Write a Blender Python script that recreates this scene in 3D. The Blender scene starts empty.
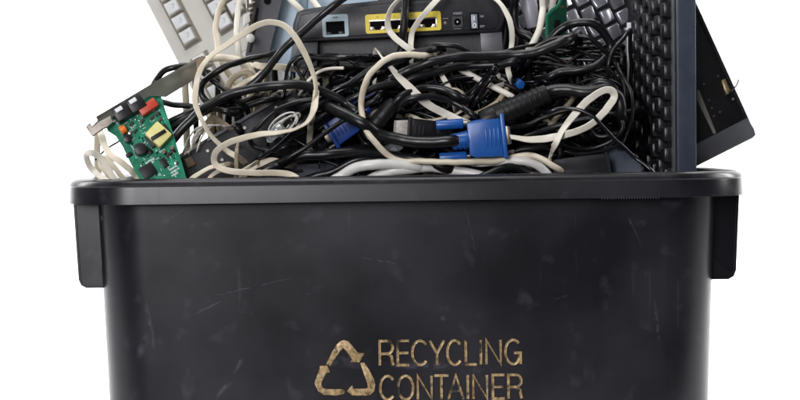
import bpy, bmesh, math, random
from mathutils import Vector, Matrix, noise
R = random.Random(11)
sc = bpy.context.scene
COL = sc.collection
MM = 0.001
D = 2.2                      # camera to front of the rim, metres

# ------------------------------------------------------------------ camera
cam_d = bpy.data.cameras.new('camera'); cam = bpy.data.objects.new('camera', cam_d); COL.objects.link(cam)
cam_d.sensor_width = 36; cam_d.lens = 2200/800*36; cam_d.clip_start = .05; cam_d.clip_end = 60
CAM_MX = Matrix.Translation((0, -D, 0.040)) @ Matrix.Rotation(math.radians(90-1.667), 4, 'X') @ Matrix.Rotation(math.radians(-0.8), 4, 'Z')
cam.matrix_world = CAM_MX
cam_d.dof.use_dof = True; cam_d.dof.focus_distance = D+0.03; cam_d.dof.aperture_fstop = 9.0
sc.camera = cam
CO = CAM_MX.translation.copy()
def ray(px, py):
    return (CAM_MX.to_3x3() @ Vector((px-400, 200-py, -2200))).normalized()
def P(px, py, d):
    """the point at depth d mm behind the front of the rim, seen at (px, py) of the photo's grid"""
    r = ray(px, py); t = (d*MM - CO.y)/r.y
    return CO + r*t
def sc_at(d): return (1 + d*MM/D)

# ------------------------------------------------------------------ materials
MATS = {}
def mat(name, col, rough=.4, metal=0, var=.15, bump=0.0, scale=60, spec=.5, rvar=.12, trans=0, coat=0, dirt=None):
    if name in MATS: return MATS[name]
    m = bpy.data.materials.new(name); m.use_nodes = True; MATS[name] = m
    nt = m.node_tree; n = nt.nodes; l = nt.links; b = n['Principled BSDF']
    b.inputs['Metallic'].default_value = metal
    b.inputs['Specular IOR Level'].default_value = spec
    b.inputs['Transmission Weight'].default_value = trans
    b.inputs['Coat Weight'].default_value = coat; b.inputs['Coat Roughness'].default_value = .15
    tc = n.new('ShaderNodeTexCoord')
    ns = n.new('ShaderNodeTexNoise'); ns.inputs['Scale'].default_value = scale; ns.inputs['Detail'].default_value = 5; ns.inputs['Roughness'].default_value = .65
    l.new(tc.outputs['Object'], ns.inputs['Vector'])
    cr = n.new('ShaderNodeValToRGB'); c = Vector(col)
    cr.color_ramp.elements[0].position = .3; cr.color_ramp.elements[1].position = .7
    cr.color_ramp.elements[0].color = (*(c*(1-var)), 1); cr.color_ramp.elements[1].color = (*[min(1, x) for x in c*(1+var)], 1)
    l.new(ns.outputs['Fac'], cr.inputs['Fac'])
    out = cr.outputs['Color']
    if dirt:
        n2 = n.new('ShaderNodeTexNoise'); n2.inputs['Scale'].default_value = dirt[2]; n2.inputs['Detail'].default_value = 6
        l.new(tc.outputs['Object'], n2.inputs['Vector'])
        r2 = n.new('ShaderNodeValToRGB'); r2.color_ramp.elements[0].position = dirt[1]; r2.color_ramp.elements[1].position = dirt[1]+.12
        l.new(n2.outputs['Fac'], r2.inputs['Fac'])
        mx = n.new('ShaderNodeMix'); mx.data_type = 'RGBA'; mx.inputs[7].default_value = (*dirt[0], 1)
        l.new(r2.outputs['Color'], mx.inputs[0]); l.new(out, mx.inputs[6]); out = mx.outputs[2]
    l.new(out, b.inputs['Base Color'])
    mr = n.new('ShaderNodeMapRange'); mr.inputs['To Min'].default_value = max(0.03, rough-rvar); mr.inputs['To Max'].default_value = min(1, rough+rvar)
    l.new(ns.outputs['Fac'], mr.inputs['Value']); l.new(mr.outputs['Result'], b.inputs['Roughness'])
    if bump:
        nb = n.new('ShaderNodeTexNoise'); nb.inputs['Scale'].default_value = scale*8; nb.inputs['Detail'].default_value = 3
        l.new(tc.outputs['Object'], nb.inputs['Vector'])
        bp = n.new('ShaderNodeBump'); bp.inputs['Strength'].default_value = bump; bp.inputs['Distance'].default_value = .001
        l.new(nb.outputs['Fac'], bp.inputs['Height']); l.new(bp.outputs['Normal'], b.inputs['Normal'])
    return m

def bin_material():
    m = bpy.data.materials.new('scuffed black plastic'); m.use_nodes = True
    nt = m.node_tree; n = nt.nodes; l = nt.links; b = n['Principled BSDF']
    tc = n.new('ShaderNodeTexCoord')
    def noi(scale, detail=4, st=(1, 1, 1), rot=(0, 0, 0)):
        mp = n.new('ShaderNodeMapping'); mp.inputs['Scale'].default_value = st; mp.inputs['Rotation'].default_value = rot
        l.new(tc.outputs['Object'], mp.inputs['Vector'])
        x = n.new('ShaderNodeTexNoise'); x.inputs['Scale'].default_value = scale; x.inputs['Detail'].default_value = detail
        l.new(mp.outputs['Vector'], x.inputs['Vector']); return x.outputs['Fac']
    def ramp(v, a, bb, c0, c1):
        r = n.new('ShaderNodeMapRange'); r.inputs['From Min'].default_value = a; r.inputs['From Max'].default_value = bb
        r.inputs['To Min'].default_value = c0; r.inputs['To Max'].default_value = c1; l.new(v, r.inputs['Value']); return r.outputs['Result']
    def math_(op, a, c):
        x = n.new('ShaderNodeMath'); x.operation = op
        for i, v in enumerate((a, c)):
            if isinstance(v, (int, float)): x.inputs[i].default_value = v
            else: l.new(v, x.inputs[i])
        return x.outputs[0]
    cloud = ramp(noi(7, 6), .42, .68, 0, 1)
    dust = ramp(noi(38, 8), .60, .74, 0, 1)
    streak = ramp(noi(9, 5, (14, 14, .8)), .55, .75, 0, 1)
    # long fine scratches
    s1 = ramp(noi(6, 2, (22, 22, .55), (0, math.radians(55), 0)), .70, .74, 0, .7)
    s2 = ramp(noi(5, 2, (26, 26, .5), (0, math.radians(-28), 0)), .71, .75, 0, .7)
    s3 = ramp(noi(7, 2, (30, 30, .7), (0, math.radians(82), 0)), .74, .765, 0, 1)
    scr = math_('MAXIMUM', math_('MAXIMUM', s1, s2), s3)
    brk = ramp(noi(14, 3), .5, .62, 0, 1)
    scr = math_('MULTIPLY', scr, brk)
    def scuff(px, py, rot, ln, wd, seed):
        mp = n.new('ShaderNodeMapping'); mp.vector_type = 'TEXTURE'
        mp.inputs['Location'].default_value = ((px-400)*1.02e-3-.0065, 0, .328-(py-176)*1.015e-3); mp.inputs['Rotation'].default_value = (0, math.radians(rot), 0)
        mp.inputs['Scale'].default_value = (ln*MM, 1.0, wd*MM)
        nz = n.new('ShaderNodeTexNoise'); nz.inputs['Scale'].default_value = 60+seed*7; nz.inputs['Detail'].default_value = 5
        l.new(tc.outputs['Object'], nz.inputs['Vector'])
        vm = n.new('ShaderNodeVectorMath'); vm.operation = 'MULTIPLY_ADD'; am = .004 if wd < 1.5 else .009; vm.inputs[1].default_value = (am, 0, am); vm.inputs[2].default_value = (-am/2, 0, -am/2)
        l.new(nz.outputs['Color'], vm.inputs[0])
        va = n.new('ShaderNodeVectorMath'); l.new(tc.outputs['Object'], va.inputs[0]); l.new(vm.outputs[0], va.inputs[1]); l.new(va.outputs[0], mp.inputs['Vector'])
        flat = n.new('ShaderNodeVectorMath'); flat.operation = 'MULTIPLY'; flat.inputs[1].default_value = (1, 0, 1); l.new(mp.outputs[0], flat.inputs[0])
        le = n.new('ShaderNodeVectorMath'); le.operation = 'LENGTH'; l.new(flat.outputs[0], le.inputs[0])
        return math_('MULTIPLY', ramp(le.outputs['Value'], .2, 1, 1, 0), ramp(nz.outputs['Fac'], .42, .62, 0, 1))
    sf = None
    for k, a_ in enumerate([(222, 388, -50, 26, 3.2), (238, 362, -62, 15, 2.6), (148, 247, 20, 5, 2.4), (142, 345, -70, 18, 5), (215, 302, -25, 60, 1.0), (150, 322, 80, 30, 3), (632, 232, 65, 26, 1.0),
                            (345, 362, 5, 26, 7), (420, 366, 0, 50, 5), (255, 285, -12, 55, 1.0), (560, 300, -8, 12, 1.6), (312, 292, -20, 8, 1.2), (470, 232, 78, 28, .9), (180, 210, -35, 34, .9), (655, 330, 85, 30, 2.0), (385, 262, 12, 40, .9)]):
        q_ = scuff(*a_, k); sf = q_ if sf is None else math_('MAXIMUM', sf, q_)
    v = n.new('ShaderNodeTexVoronoi'); v.inputs['Scale'].default_value = 30; l.new(tc.outputs['Object'], v.inputs['Vector'])
    speck = math_('MULTIPLY', ramp(v.outputs['Distance'], .03, .10, 1, 0), ramp(noi(16, 2), .6, .66, 0, 1))
    f = math_('ADD', math_('MULTIPLY', cloud, .10), math_('MULTIPLY', dust, .13))
    f = math_('ADD', f, math_('MULTIPLY', streak, .015)); f = math_('ADD', f, math_('MULTIPLY', sf, .42))
    f = math_('ADD', f, math_('MULTIPLY', scr, .10))
    f = math_('ADD', f, math_('MULTIPLY', speck, .8))
    mx = n.new('ShaderNodeMix'); mx.data_type = 'RGBA'
    mx.inputs[6].default_value = (.0064, .0054, .0080, 1); mx.inputs[7].default_value = (.110, .104, .130, 1)
    l.new(f, mx.inputs[0]); l.new(mx.outputs[2], b.inputs['Base Color'])
    rg = math_('ADD', ramp(cloud, 0, 1, .29, .37), math_('MULTIPLY', scr, .1))
    rg = math_('ADD', rg, math_('MULTIPLY', dust, .06))
    l.new(rg, b.inputs['Roughness'])
    b.inputs['Specular IOR Level'].default_value = .42
    bp = n.new('ShaderNodeBump'); bp.inputs['Strength'].default_value = .13; bp.inputs['Distance'].default_value = .0006
    h = math_('ADD', math_('MULTIPLY', noi(420, 3), .28), math_('MULTIPLY', noi(6, 2), 2.6)); h = math_('ADD', h, math_('MULTIPLY', scr, .3))
    l.new(h, bp.inputs['Height']); l.new(bp.outputs['Normal'], b.inputs['Normal'])
    return m
M_BIN = bin_material()
def paint_material():
    m = bpy.data.materials.new('worn gold brown paint'); m.use_nodes = True
    nt = m.node_tree; n = nt.nodes; l = nt.links; b = n['Principled BSDF']
    tc = n.new('ShaderNodeTexCoord')
    def noi(s, dtl):
        x = n.new('ShaderNodeTexNoise'); x.inputs['Scale'].default_value = s; x.inputs['Detail'].default_value = dtl
        l.new(tc.outputs['Object'], x.inputs['Vector']); return x
    a = noi(260, 5); c = noi(60, 6)
    r1 = n.new('ShaderNodeValToRGB'); e = r1.color_ramp.elements
    e[0].position = .30; e[0].color = (.13, .080, .036, 1); e[1].position = .70; e[1].color = (.58, .41, .205, 1)
    l.new(a.outputs['Fac'], r1.inputs['Fac'])
    r2 = n.new('ShaderNodeValToRGB'); e = r2.color_ramp.elements
    e[0].position = .36; e[0].color = (0, 0, 0, 1); e[1].position = .43; e[1].color = (1, 1, 1, 1)
    l.new(c.outputs['Fac'], r2.inputs['Fac'])
    mx = n.new('ShaderNodeMix'); mx.data_type = 'RGBA'; mx.inputs[6].default_value = (.03, .025, .02, 1)
    l.new(r2.outputs['Color'], mx.inputs[0]); l.new(r1.outputs['Color'], mx.inputs[7]); l.new(mx.outputs[2], b.inputs['Base Color'])
    b.inputs['Roughness'].default_value = .42; b.inputs['Metallic'].default_value = .25
    bp = n.new('ShaderNodeBump'); bp.inputs['Strength'].default_value = .5; bp.inputs['Distance'].default_value = .0006
    l.new(a.outputs['Fac'], bp.inputs['Height']); l.new(bp.outputs['Normal'], b.inputs['Normal'])
    return m
M_GOLD = paint_material()
BK = mat('black rubber', (.007, .007, .008), .34, bump=.0, spec=.42, scale=30, rvar=.08)
BKG = mat('glossy black vinyl', (.006, .006, .009), .22)
BKM = mat('matt black rubber', (.007, .007, .008), .46, bump=.08, spec=.3)
BG = mat('beige vinyl', (.66, .59, .46), .42, var=.07, dirt=((.42, .34, .24), .62, 22))
BGL = mat('cream vinyl', (.80, .75, .65), .4, var=.05, dirt=((.55, .46, .35), .66, 25))
BGD = mat('dirty beige vinyl', (.42, .35, .25), .5, var=.12, dirt=((.24, .18, .12), .55, 30))
GRY = mat('light grey vinyl', (.68, .665, .63), .35, var=.06)
KBG = mat('beige keyboard plastic', (.52, .50, .46), .5, var=.04, bump=.1, scale=40, dirt=((.5, .46, .4), .66, 14))
KCAP = mat('pale key plastic', (.58, .585, .59), .42, var=.04, scale=90, dirt=((.5, .47, .42), .68, 60))
KSHADE = mat('brown grey key shade', (.33, .30, .255), .6)  # brown with the shade of the key sides put into the colour
KMARK = mat('grey key legend', (.33, .36, .45), .6)
CASE = mat('black router plastic', (.014, .014, .018), .42, bump=.12, scale=50, spec=.42, dirt=((.035, .035, .04), .6, 18))
CASE2 = mat('black plastic', (.009, .009, .011), .38, spec=.4, bump=.1, scale=50, dirt=((.045, .045, .05), .62, 18))
DGREY = mat('dark grey plastic', (.075, .076, .086), .4, bump=.08)
SLATE = mat('slate blue plastic', (.038, .048, .070), .38, bump=.05, var=.08)
PALEB = mat('pale blue painted metal', (.32, .42, .52), .4, var=.06)
METAL = mat('dull steel', (.40, .37, .33), .32, metal=1, var=.15, dirt=((.3, .26, .2), .62, 40))
DMETAL = mat('dark bracket steel', (.10, .104, .085), .36, metal=.9, var=.35, scale=22, dirt=((.22, .19, .15), .62, 16))
GOLDM = mat('brass', (.62, .48, .26), .35, metal=1)
WHT = mat('white print', (.75, .76, .78), .5, var=.03)
YEL = mat('yellow plastic', (.72, .56, .03), .45, var=.08, dirt=((.5, .38, .03), .66, 40))
PBLU = mat('pale blue plastic', (.36, .45, .50), .45, var=.05)
PCB = mat('green solder mask', (.010, .20, .11), .28, var=.35, scale=70, coat=.4, dirt=((.05, .32, .19), .6, 50))
PCBD = mat('dark green board', (.012, .075, .045), .35, var=.3)
BLUE = mat('blue plastic', (.008, .085, .34), .38, var=.12, bump=.06, coat=.15)
BLUED = mat('deep blue plastic', (.010, .05, .26), .35, var=.12, bump=.06)
RED = mat('red plastic', (.50, .05, .022), .4)
ORG = mat('orange plastic', (.75, .18, .02), .4)
YTAPE = mat('yellow tape', (.72, .66, .25), .4, var=.08)
HOLE = mat('socket black', (.003, .003, .004), .8, spec=.1)
CLEAR = mat('clear plastic', (.75, .80, .80), .12, var=.05, trans=.75)
BRN = mat('brown plastic', (.20, .13, .08), .45, var=.3)
KBLK = mat('black key plastic', (.014, .014, .016), .25, var=.2, dirt=((.05, .05, .05), .64, 60))
KSIL = mat('worn silver key', (.38, .38, .42), .22, metal=.7, var=.4, scale=38)

# ------------------------------------------------------------------ mesh building
class MB:
    def __init__(s): s.bm = bmesh.new()
    def add(s, b, mx=None):
        if mx is not None: bmesh.ops.transform(b, matrix=mx, verts=b.verts)
        me = bpy.data.meshes.new('tmp'); b.to_mesh(me); b.free(); s.bm.from_mesh(me); bpy.data.meshes.remove(me); return s
    def box(s, c, d, bev=0, rz=0, mx=None, taper=0):
        b = bmesh.new(); bmesh.ops.create_cube(b, size=1)
        for v in b.verts:
            k = 1 - (taper if v.co.z > 0 else 0)
            v.co = Vector((v.co.x*d[0]*k, v.co.y*d[1]*k, v.co.z*d[2]))*MM
        if bev: bmesh.ops.bevel(b, geom=b.edges[:], offset=bev*MM, segments=2, profile=.5, affect='EDGES', clamp_overlap=True)
        T = Matrix.Translation(Vector(c)*MM) @ Matrix.Rotation(rz, 4, 'Z')
        return s.add(b, (mx @ T) if mx else T)
    def prism(s, pts, z0, z1, bev=0):
        b = bmesh.new()
        a = sum(pts[i][0]*pts[(i+1) % len(pts)][1]-pts[(i+1) % len(pts)][0]*pts[i][1] for i in range(len(pts)))
        if a < 0: pts = pts[::-1]
        lo = [b.verts.new(Vector((x, y, z0))*MM) for x, y in pts]; hi = [b.verts.new(Vector((x, y, z1))*MM) for x, y in pts]
        b.faces.new(lo[::-1]); top = b.faces.new(hi)
        for i in range(len(pts)):
            j = (i+1) % len(pts); b.faces.new((lo[i], lo[j], hi[j], hi[i]))
        if bev: bmesh.ops.bevel(b, geom=list(top.edges), offset=bev*MM, segments=2, profile=.5, affect='EDGES', clamp_overlap=True)
        return s.add(b)
    def ring(s, out, inn, z0, z1):
        b = bmesh.new(); n = len(out); V = []
        for pts, z in ((out, z0), (out, z1), (inn, z1), (inn, z0)): V.append([b.verts.new(Vector((x, y, z))*MM) for x, y in pts])
        for k in range(4):
            for i in range(n):
                j = (i+1) % n; b.faces.new((V[k][i], V[k][j], V[(k+1) % 4][j], V[(k+1) % 4][i]))
        bmesh.ops.recalc_face_normals(b, faces=b.faces)
        return s.add(b)
    def cyl(s, p0, p1, r0, r1=None, seg=16, bev=0):
        r1 = r0 if r1 is None else r1; p0 = Vector(p0); p1 = Vector(p1); L = (p1-p0).length
        b = bmesh.new(); bmesh.ops.create_cone(b, cap_ends=True, segments=seg, radius1=r0*MM, radius2=r1*MM, depth=L*MM)
        if bev: bmesh.ops.bevel(b, geom=[e for e in b.edges if any(len(f.verts) > 4 for f in e.link_faces)], offset=bev*MM, segments=2, profile=.5, affect='EDGES')
        q = (p1-p0).to_track_quat('Z', 'Y').to_matrix().to_4x4()
        return s.add(b, Matrix.Translation((p0+p1)/2*MM) @ q)
    def ell(s, c, r, mx=None):
        b = bmesh.new(); bmesh.ops.create_uvsphere(b, u_segments=16, v_segments=10, radius=1)
        for v in b.verts: v.co = Vector((v.co.x*r[0]+c[0], v.co.y*r[1]+c[1], v.co.z*r[2]+c[2]))*MM
        return s.add(b, mx)
    def done(s, name, m, parent=None, ang=35, mx=None):
        me = bpy.data.meshes.new(name); s.bm.to_mesh(me); s.bm.free()
        for p in me.polygons: p.use_smooth = True
        me.set_sharp_from_angle(angle=math.radians(ang))
        me.materials.append(m)
        o = bpy.data.objects.new(name, me); COL.objects.link(o)
        if parent is not None: o.parent = parent
        if mx is not None: o.matrix_world = mx
        return o
def tag(o, label, cat, group=None, kind=None):
    if kind: o['kind'] = kind
    if label: o['label'] = label
    if cat: o['category'] = cat
    if group: o['group'] = group
    return o
class Frame:
    """a flat thing's own axes: origin, x direction and y direction each given as (px, py, depth)"""
    def __init__(s, o, x, y):
        O = P(*o); ex = (P(*x)-O).normalized(); ey = P(*y)-O; ey = (ey-ex*ey.dot(ex)).normalized(); ez = ex.cross(ey)
        s.m = Matrix((ex, ey, ez)).transposed().to_4x4(); s.m.translation = O; s.i = s.m.inverted()
    def px(s, px, py, h=0):
        c = s.i @ CO; r = s.i.to_3x3() @ ray(px, py); t = (h*MM-c.z)/r.z; q = c+r*t
        return (q.x/MM, q.y/MM)
    def pl(s, pts, h=0): return [s.px(x, y, h) for x, y in pts]
    def root(s, name, label, cat, group=None):
        e = bpy.data.objects.new(name, None); e.empty_display_size = .02; COL.objects.link(e); e.matrix_world = s.m
        return tag(e, label, cat, group)
def rrect(x0, y0, x1, y1, r, n=4):
    o = []
    for cx, cy, a in ((x1-r, y1-r, 0), (x0+r, y1-r, 90), (x0+r, y0+r, 180), (x1-r, y0+r, 270)):
        for k in range(n+1):
            t = math.radians(a+90*k/n); o.append((cx+r*math.cos(t), cy+r*math.sin(t)))
    return o

# ------------------------------------------------------------------ setting: white sweep
def backdrop():
    m = mat('white seamless paper', (.9, .9, .9), .9, var=.01, scale=3, spec=.1)
    b = bmesh.new(); prof = [(-.22, -.329)]; Rr = .8; yb = 2.6
    prof.append((yb-Rr, -.329))
    for k in range(1, 13):
        t = math.radians(90*k/12); prof.append((yb-Rr+Rr*math.sin(t), -.329+Rr-Rr*math.cos(t)))
    prof.append((yb, 3.2))
    rows = [[b.verts.new((x, y, z)) for y, z in prof] for x in (-3.2, 3.2)]
    for i in range(len(prof)-1): b.faces.new((rows[0][i], rows[1][i], rows[1][i+1], rows[0][i+1]))
    o = MB(); o.add(b); o = o.done('backdrop', m); tag(o, None, None, kind='structure')
backdrop()

# ------------------------------------------------------------------ the container
def container():
    root = bpy.data.objects.new('recycling_container', None); COL.objects.link(root)
    X0 = 0.0065; Y0 = .215
    root.location = (X0, Y0, -.328)
    bpy.context.view_layer.update()
    tag(root, 'large black plastic recycling container heaped with electronic scrap', 'container')
    def loft(rings, name, parent, m=M_BIN, ang=50):
        b = bmesh.new(); V = []
        for hw, hd, r, z in rings:
            V.append([b.verts.new(Vector((x, y, z+328))*MM) for x, y in rrect(-hw, -hd, hw, hd, r, 12)])
        n = len(V[0])
        for k in range(len(V)-1):
            for i in range(n):
                j = (i+1) % n; b.faces.new((V[k][i], V[k][j], V[k+1][j], V[k+1][i]))
        b.faces.new(V[-1]); b.faces.new(V[0][::-1]) if False else None
        bmesh.ops.recalc_face_normals(b, faces=b.faces)
        q = MB(); q.add(b); return q.done(name, m, parent, ang)
    hw, hd = 320, 190   # body at the rim
    t = .036
    def at(z): return hw + z*t, hd + z*t
    rings = []
    for z in (-6, -24, -60, -120, -180, -240, -300, -318):
        a, c = at(z); rings.append((a, c, 55, z))
    a, c = at(-326); rings += [(a-4, c-4, 50, -326), (a-10, c-10, 44, -328)]
    # inner wall, going back up
    inner = []
    for z in (-322, -200, -60, -6):
        a, c = at(z); inner.append((a-4, c-4, 51, z))
    body = loft(rings, 'body', root)
    lin = loft(inner[::-1], 'inner_wall', root)
    # rim: rounded roll with a skirt
    rp = [(hw-4, hd-4, 51, -7), (hw-3.5, hd-3.5, 52, -2), (hw-1, hd-1, 54, 0), (hw+17, hd+16, 70, .6), (hw+23, hd+21, 74, -.6), (hw+26.2, hd+24, 76, -3), (hw+27.4, hd+25.2, 77, -6.5),
          (hw+26.6, hd+24.4, 76, -7.8), (hw+26.8, hd+24.6, 76, -9), (hw+27.6, hd+25.6, 77, -25), (hw+24.6, hd+22.6, 75, -25.5), (hw+23.8, hd+21.8, 74, -8), (hw+14, hd+12, 66, -5), (hw+.6, hd+.6, 55, -5.2)]
    b = bmesh.new(); V = []
    for a, c, r, z in rp: V.append([b.verts.new(Vector((x, y, z+328))*MM) for x, y in rrect(-a, -c, a, c, r, 12)])
    n = len(V[0])
    for k in range(len(V)-1):
        for i in range(n):
            j = (i+1) % n; b.faces.new((V[k][i], V[k][j], V[k+1][j], V[k+1][i]))
    bmesh.ops.recalc_face_normals(b, faces=b.faces)
    q = MB(); q.add(b)
    for k in range(22):      # little moulding teeth under the skirt
        q.box((196+k*2.7, -hd-25.2, 328-25.6), (1.3, 1.0, 1.8), .3)
    q.done('rim', M_BIN, root, 40)
    # grip skirts under both ends: open pocket with a lip
    for s in (-1, 1):
        q = MB(); xo, zo = 344.5, -26
        xi = 300
        y0 = -hd+49; y1 = hd-49
        pts = []
        zb = -113
        # front plate outline in x,z
        o = [(xi, zo), (xo, zo), (xo-4, zb+9), (xo-6.5, zb+3), (xo-12, zb), (xi, zb)]
        for yy in (y0, y1):
            b = bmesh.new()
            A = [b.verts.new(Vector((s*x, yy-1.5+(x-xi)*.10, z+328))*MM) for x, z in o]; Bv = [b.verts.new(Vector((s*x, yy+1.5+(x-xi)*.10, z+328))*MM) for x, z in o]
            b.faces.new(A); b.faces.new(Bv[::-1])
            for i in range(len(o)): j = (i+1) % len(o); b.faces.new((A[i], A[j], Bv[j], Bv[i]))
            bmesh.ops.recalc_face_normals(b, faces=b.faces); q.add(b)
        # flange running all round the edge and along the side
        path = [(xo, zo), (xo-4, zb+9), (xo-6.5, zb+3), (xo-12, zb), (xi, zb)]
        b = bmesh.new()
        inn = [(x-2.2, z) if i < 2 else (x-1.5, z+2.2) for i, (x, z) in enumerate(path)]
        for (ya, yb_) in ((y0+1.2, y1+7),):
            L = [[b.verts.new(Vector((s*x, y, z+328))*MM) for (x, z) in pp] for pp in (path, inn) for y in (ya, yb_)]
            for i in range(len(path)-1):
                b.faces.new((L[0][i], L[0][i+1], L[1][i+1], L[1][i])); b.faces.new((L[2][i], L[2][i+1], L[3][i+1], L[3][i]))
                b.faces.new((L[0][i], L[0][i+1], L[2][i+1], L[2][i])); b.faces.new((L[1][i], L[1][i+1], L[3][i+1], L[3][i]))
        bmesh.ops.recalc_face_normals(b, faces=b.faces); q.add(b)
        # diagonal rib at the foot of the pocket
        b = bmesh.new()
        vs = [b.verts.new(Vector((s*x, y, z+328))*MM) for x, y, z in ((xi+16, y0-.6, zb+22), (xi+16, y0-.6, zb+24), (xo-9, y0+.4, zb+7), (xo-9, y0+.4, zb+4), (xi+16, y0-.6, zb+2))]
        b.faces.new(vs); q.add(b)
        q.done('handle', M_BIN, root, 30)
    # lettering on the sloped front
    def ysurf(z): return Y0*1000 - (hd + z*t)
    yref = ysurf(-190)
    mx = Matrix.Translation((X0, yref*MM, -.190)) @ Matrix.Rotation(math.radians(90)+math.atan(t), 4, 'X')   # x right, y up the wall, z to camera
    im = mx.inverted()
    def fp(px, py):
        c = im @ CO; r = im.to_3x3() @ ray(px, py); k = -c.z/r.z; qv = c+r*k; return (qv.x/MM, qv.y/MM)
    lm = root.matrix_world.inverted() @ mx
    def arc(cx, cy, rx, ry, a0, a1, n=14): return [(cx+rx*math.cos(math.radians(a0+(a1-a0)*k/n)), cy+ry*math.sin(math.radians(a0+(a1-a0)*k/n))) for k in range(n+1)]
    G = {
     'E': [[(1, 0), (0, 0), (0, 1), (1, 1)], [(0, .5), (.93, .5)]],
     'L': [[(0, 1), (0, 0), (1, 0)]], 'I': [[(0, 0), (0, 1)]], 'T': [[(0, 1), (1, 1)], [(.5, 1), (.5, 0)]],
     'N': [[(0, 0), (0, 1), (1, 0), (1, 1)]], 'A': [[(0, 0), (.5, 1), (1, 0)], [(.2, .34), (.8, .34)]],
     'Y': [[(0, 1), (.5, .45), (1, 1)], [(.5, .45), (.5, 0)]],
     'R': [[(0, 0), (0, 1), (.55, 1)] + arc(.6, .74, .38, .26, 80, -80, 8) + [(.5, .48), (0, .48)], [(.62, .47), (.88, .36), (.93, .15), (1, 0)]],
     'O': [arc(.5, .5, .5, .5, 90, 450, 26)],
     'C': [arc(.5, .5, .5, .5, 42, 318, 20)],
     'G': [arc(.5, .5, .5, .5, 45, 300, 18) + [(.93, .30), (.96, .46), (.55, .46)], [(.96, .46), (.97, 0)]],
    }
    def stroke(qm, pts, w, z0, z1):
        n = len(pts); Lf, Rt = [], []
        closed = (Vector(pts[0])-Vector(pts[-1])).length < .01
        for i, p_ in enumerate(pts):
            p_ = Vector(p_)
            a = (p_-Vector(pts[i-1])).normalized() if i else (((p_-Vector(pts[-2])).normalized()) if closed else None)
            c = (Vector(pts[i+1])-p_).normalized() if i < n-1 else (((Vector(pts[1])-p_).normalized()) if closed else None)
            if a is None: a = c
            if c is None: c = a
            n1 = Vector((-a.y, a.x)); n2 = Vector((-c.y, c.x)); mm_ = (n1+n2)
            mm_ = n1 if mm_.length < .3 else mm_.normalized(); k = min(2.2, 1/max(.35, mm_.dot(n1)))
            Lf.append(p_+mm_*w/2*k); Rt.append(p_-mm_*w/2*k)
        b = bmesh.new()
        def rib(i):
            # bevelled section: wide foot, narrower top
            l0, r0 = Lf[i], Rt[i]; c = (l0+r0)/2
            return [b.verts.new(Vector((l0.x, l0.y, z0))*MM), b.verts.new(Vector((*(l0.lerp(c, .10)), z1*.8))*MM), b.verts.new(Vector((*(l0.lerp(c, .35)), z1))*MM),
                    b.verts.new(Vector((*(c), z1*.72))*MM),
                    b.verts.new(Vector((*(r0.lerp(c, .35)), z1))*MM), b.verts.new(Vector((*(r0.lerp(c, .10)), z1*.8))*MM), b.verts.new(Vector((r0.x, r0.y, z0))*MM)]
        S = [rib(i) for i in range(n)]
        for i in range(n-1):
            for k in range(6): b.faces.new((S[i][k], S[i][k+1], S[i+1][k+1], S[i+1][k]))
        b.faces.new(S[0]); b.faces.new(S[-1][::-1]); bmesh.ops.recalc_face_normals(b, faces=b.faces)
        qm.add(b, lm)
    rows = [[('R', 380, 393), ('E', 398, 409), ('C', 412.5, 428), ('Y', 430, 444), ('C', 447.5, 462), ('L', 466, 476.5), ('I', 481, 481.5), ('N', 486.5, 500.5), ('G', 505.5, 521)],
            [('C', 380.5, 395), ('O', 398.5, 413), ('N', 418, 431.5), ('T', 434.5, 448.5), ('A', 448.5, 463.5), ('I', 468, 468.5), ('N', 473.5, 487), ('E', 493, 504.5), ('R', 508.5, 521.5)]]
    for ri, row in enumerate(rows):
        for ch, x0, x1 in row:
            qm = MB()
            yb, yt = (364.6, 340.2) if ri == 0 else (399.0, 375.2)
            sh = -(x0-450)*.010
            A = fp(x0, yb+sh); Bp = fp(x1, yt+sh)
            for sp in G[ch]:
                stroke(qm, [(A[0]+(Bp[0]-A[0])*u, A[1]+(Bp[1]-A[1])*v) for u, v in sp], 2.9, -.6, 1.25)
            qm.done('letter', M_GOLD, root, 25)
    z = lambda pts: [fp(310+x/6.157, 335+y/6.157) for x, y in pts]
    arrows = [
      [(100, 178), (135, 105), (160, 62), (185, 38), (210, 30), (240, 40), (265, 70), (290, 108), (335, 112), (305, 168), (247, 165), (262, 148), (225, 95), (205, 75), (185, 95), (150, 150), (125, 192)],
      [(308, 172), (335, 168), (365, 215), (395, 275), (404, 305), (396, 345), (372, 368), (345, 372), (262, 372), (228, 345), (262, 303), (266, 332), (345, 332), (360, 320), (355, 295), (330, 235)],
      [(58, 190), (105, 186), (128, 232), (100, 228), (70, 285), (66, 305), (78, 328), (100, 334), (200, 332), (216, 345), (210, 362), (160, 372), (85, 368), (50, 345), (28, 300), (32, 275), (62, 210)]]
    sym = MB()
    for a in arrows:
        q = MB(); q.prism(z(a), -.5, 1.3, .45); sym.bm.from_mesh(q.bm_to()) if False else None
        me = bpy.data.meshes.new('t'); q.bm.to_mesh(me); q.bm.free(); b = bmesh.new(); b.from_mesh(me); bpy.data.meshes.remove(me); sym.add(b, lm)
    sym.done('recycling_symbol', M_GOLD, root, 30)
container()

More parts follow.
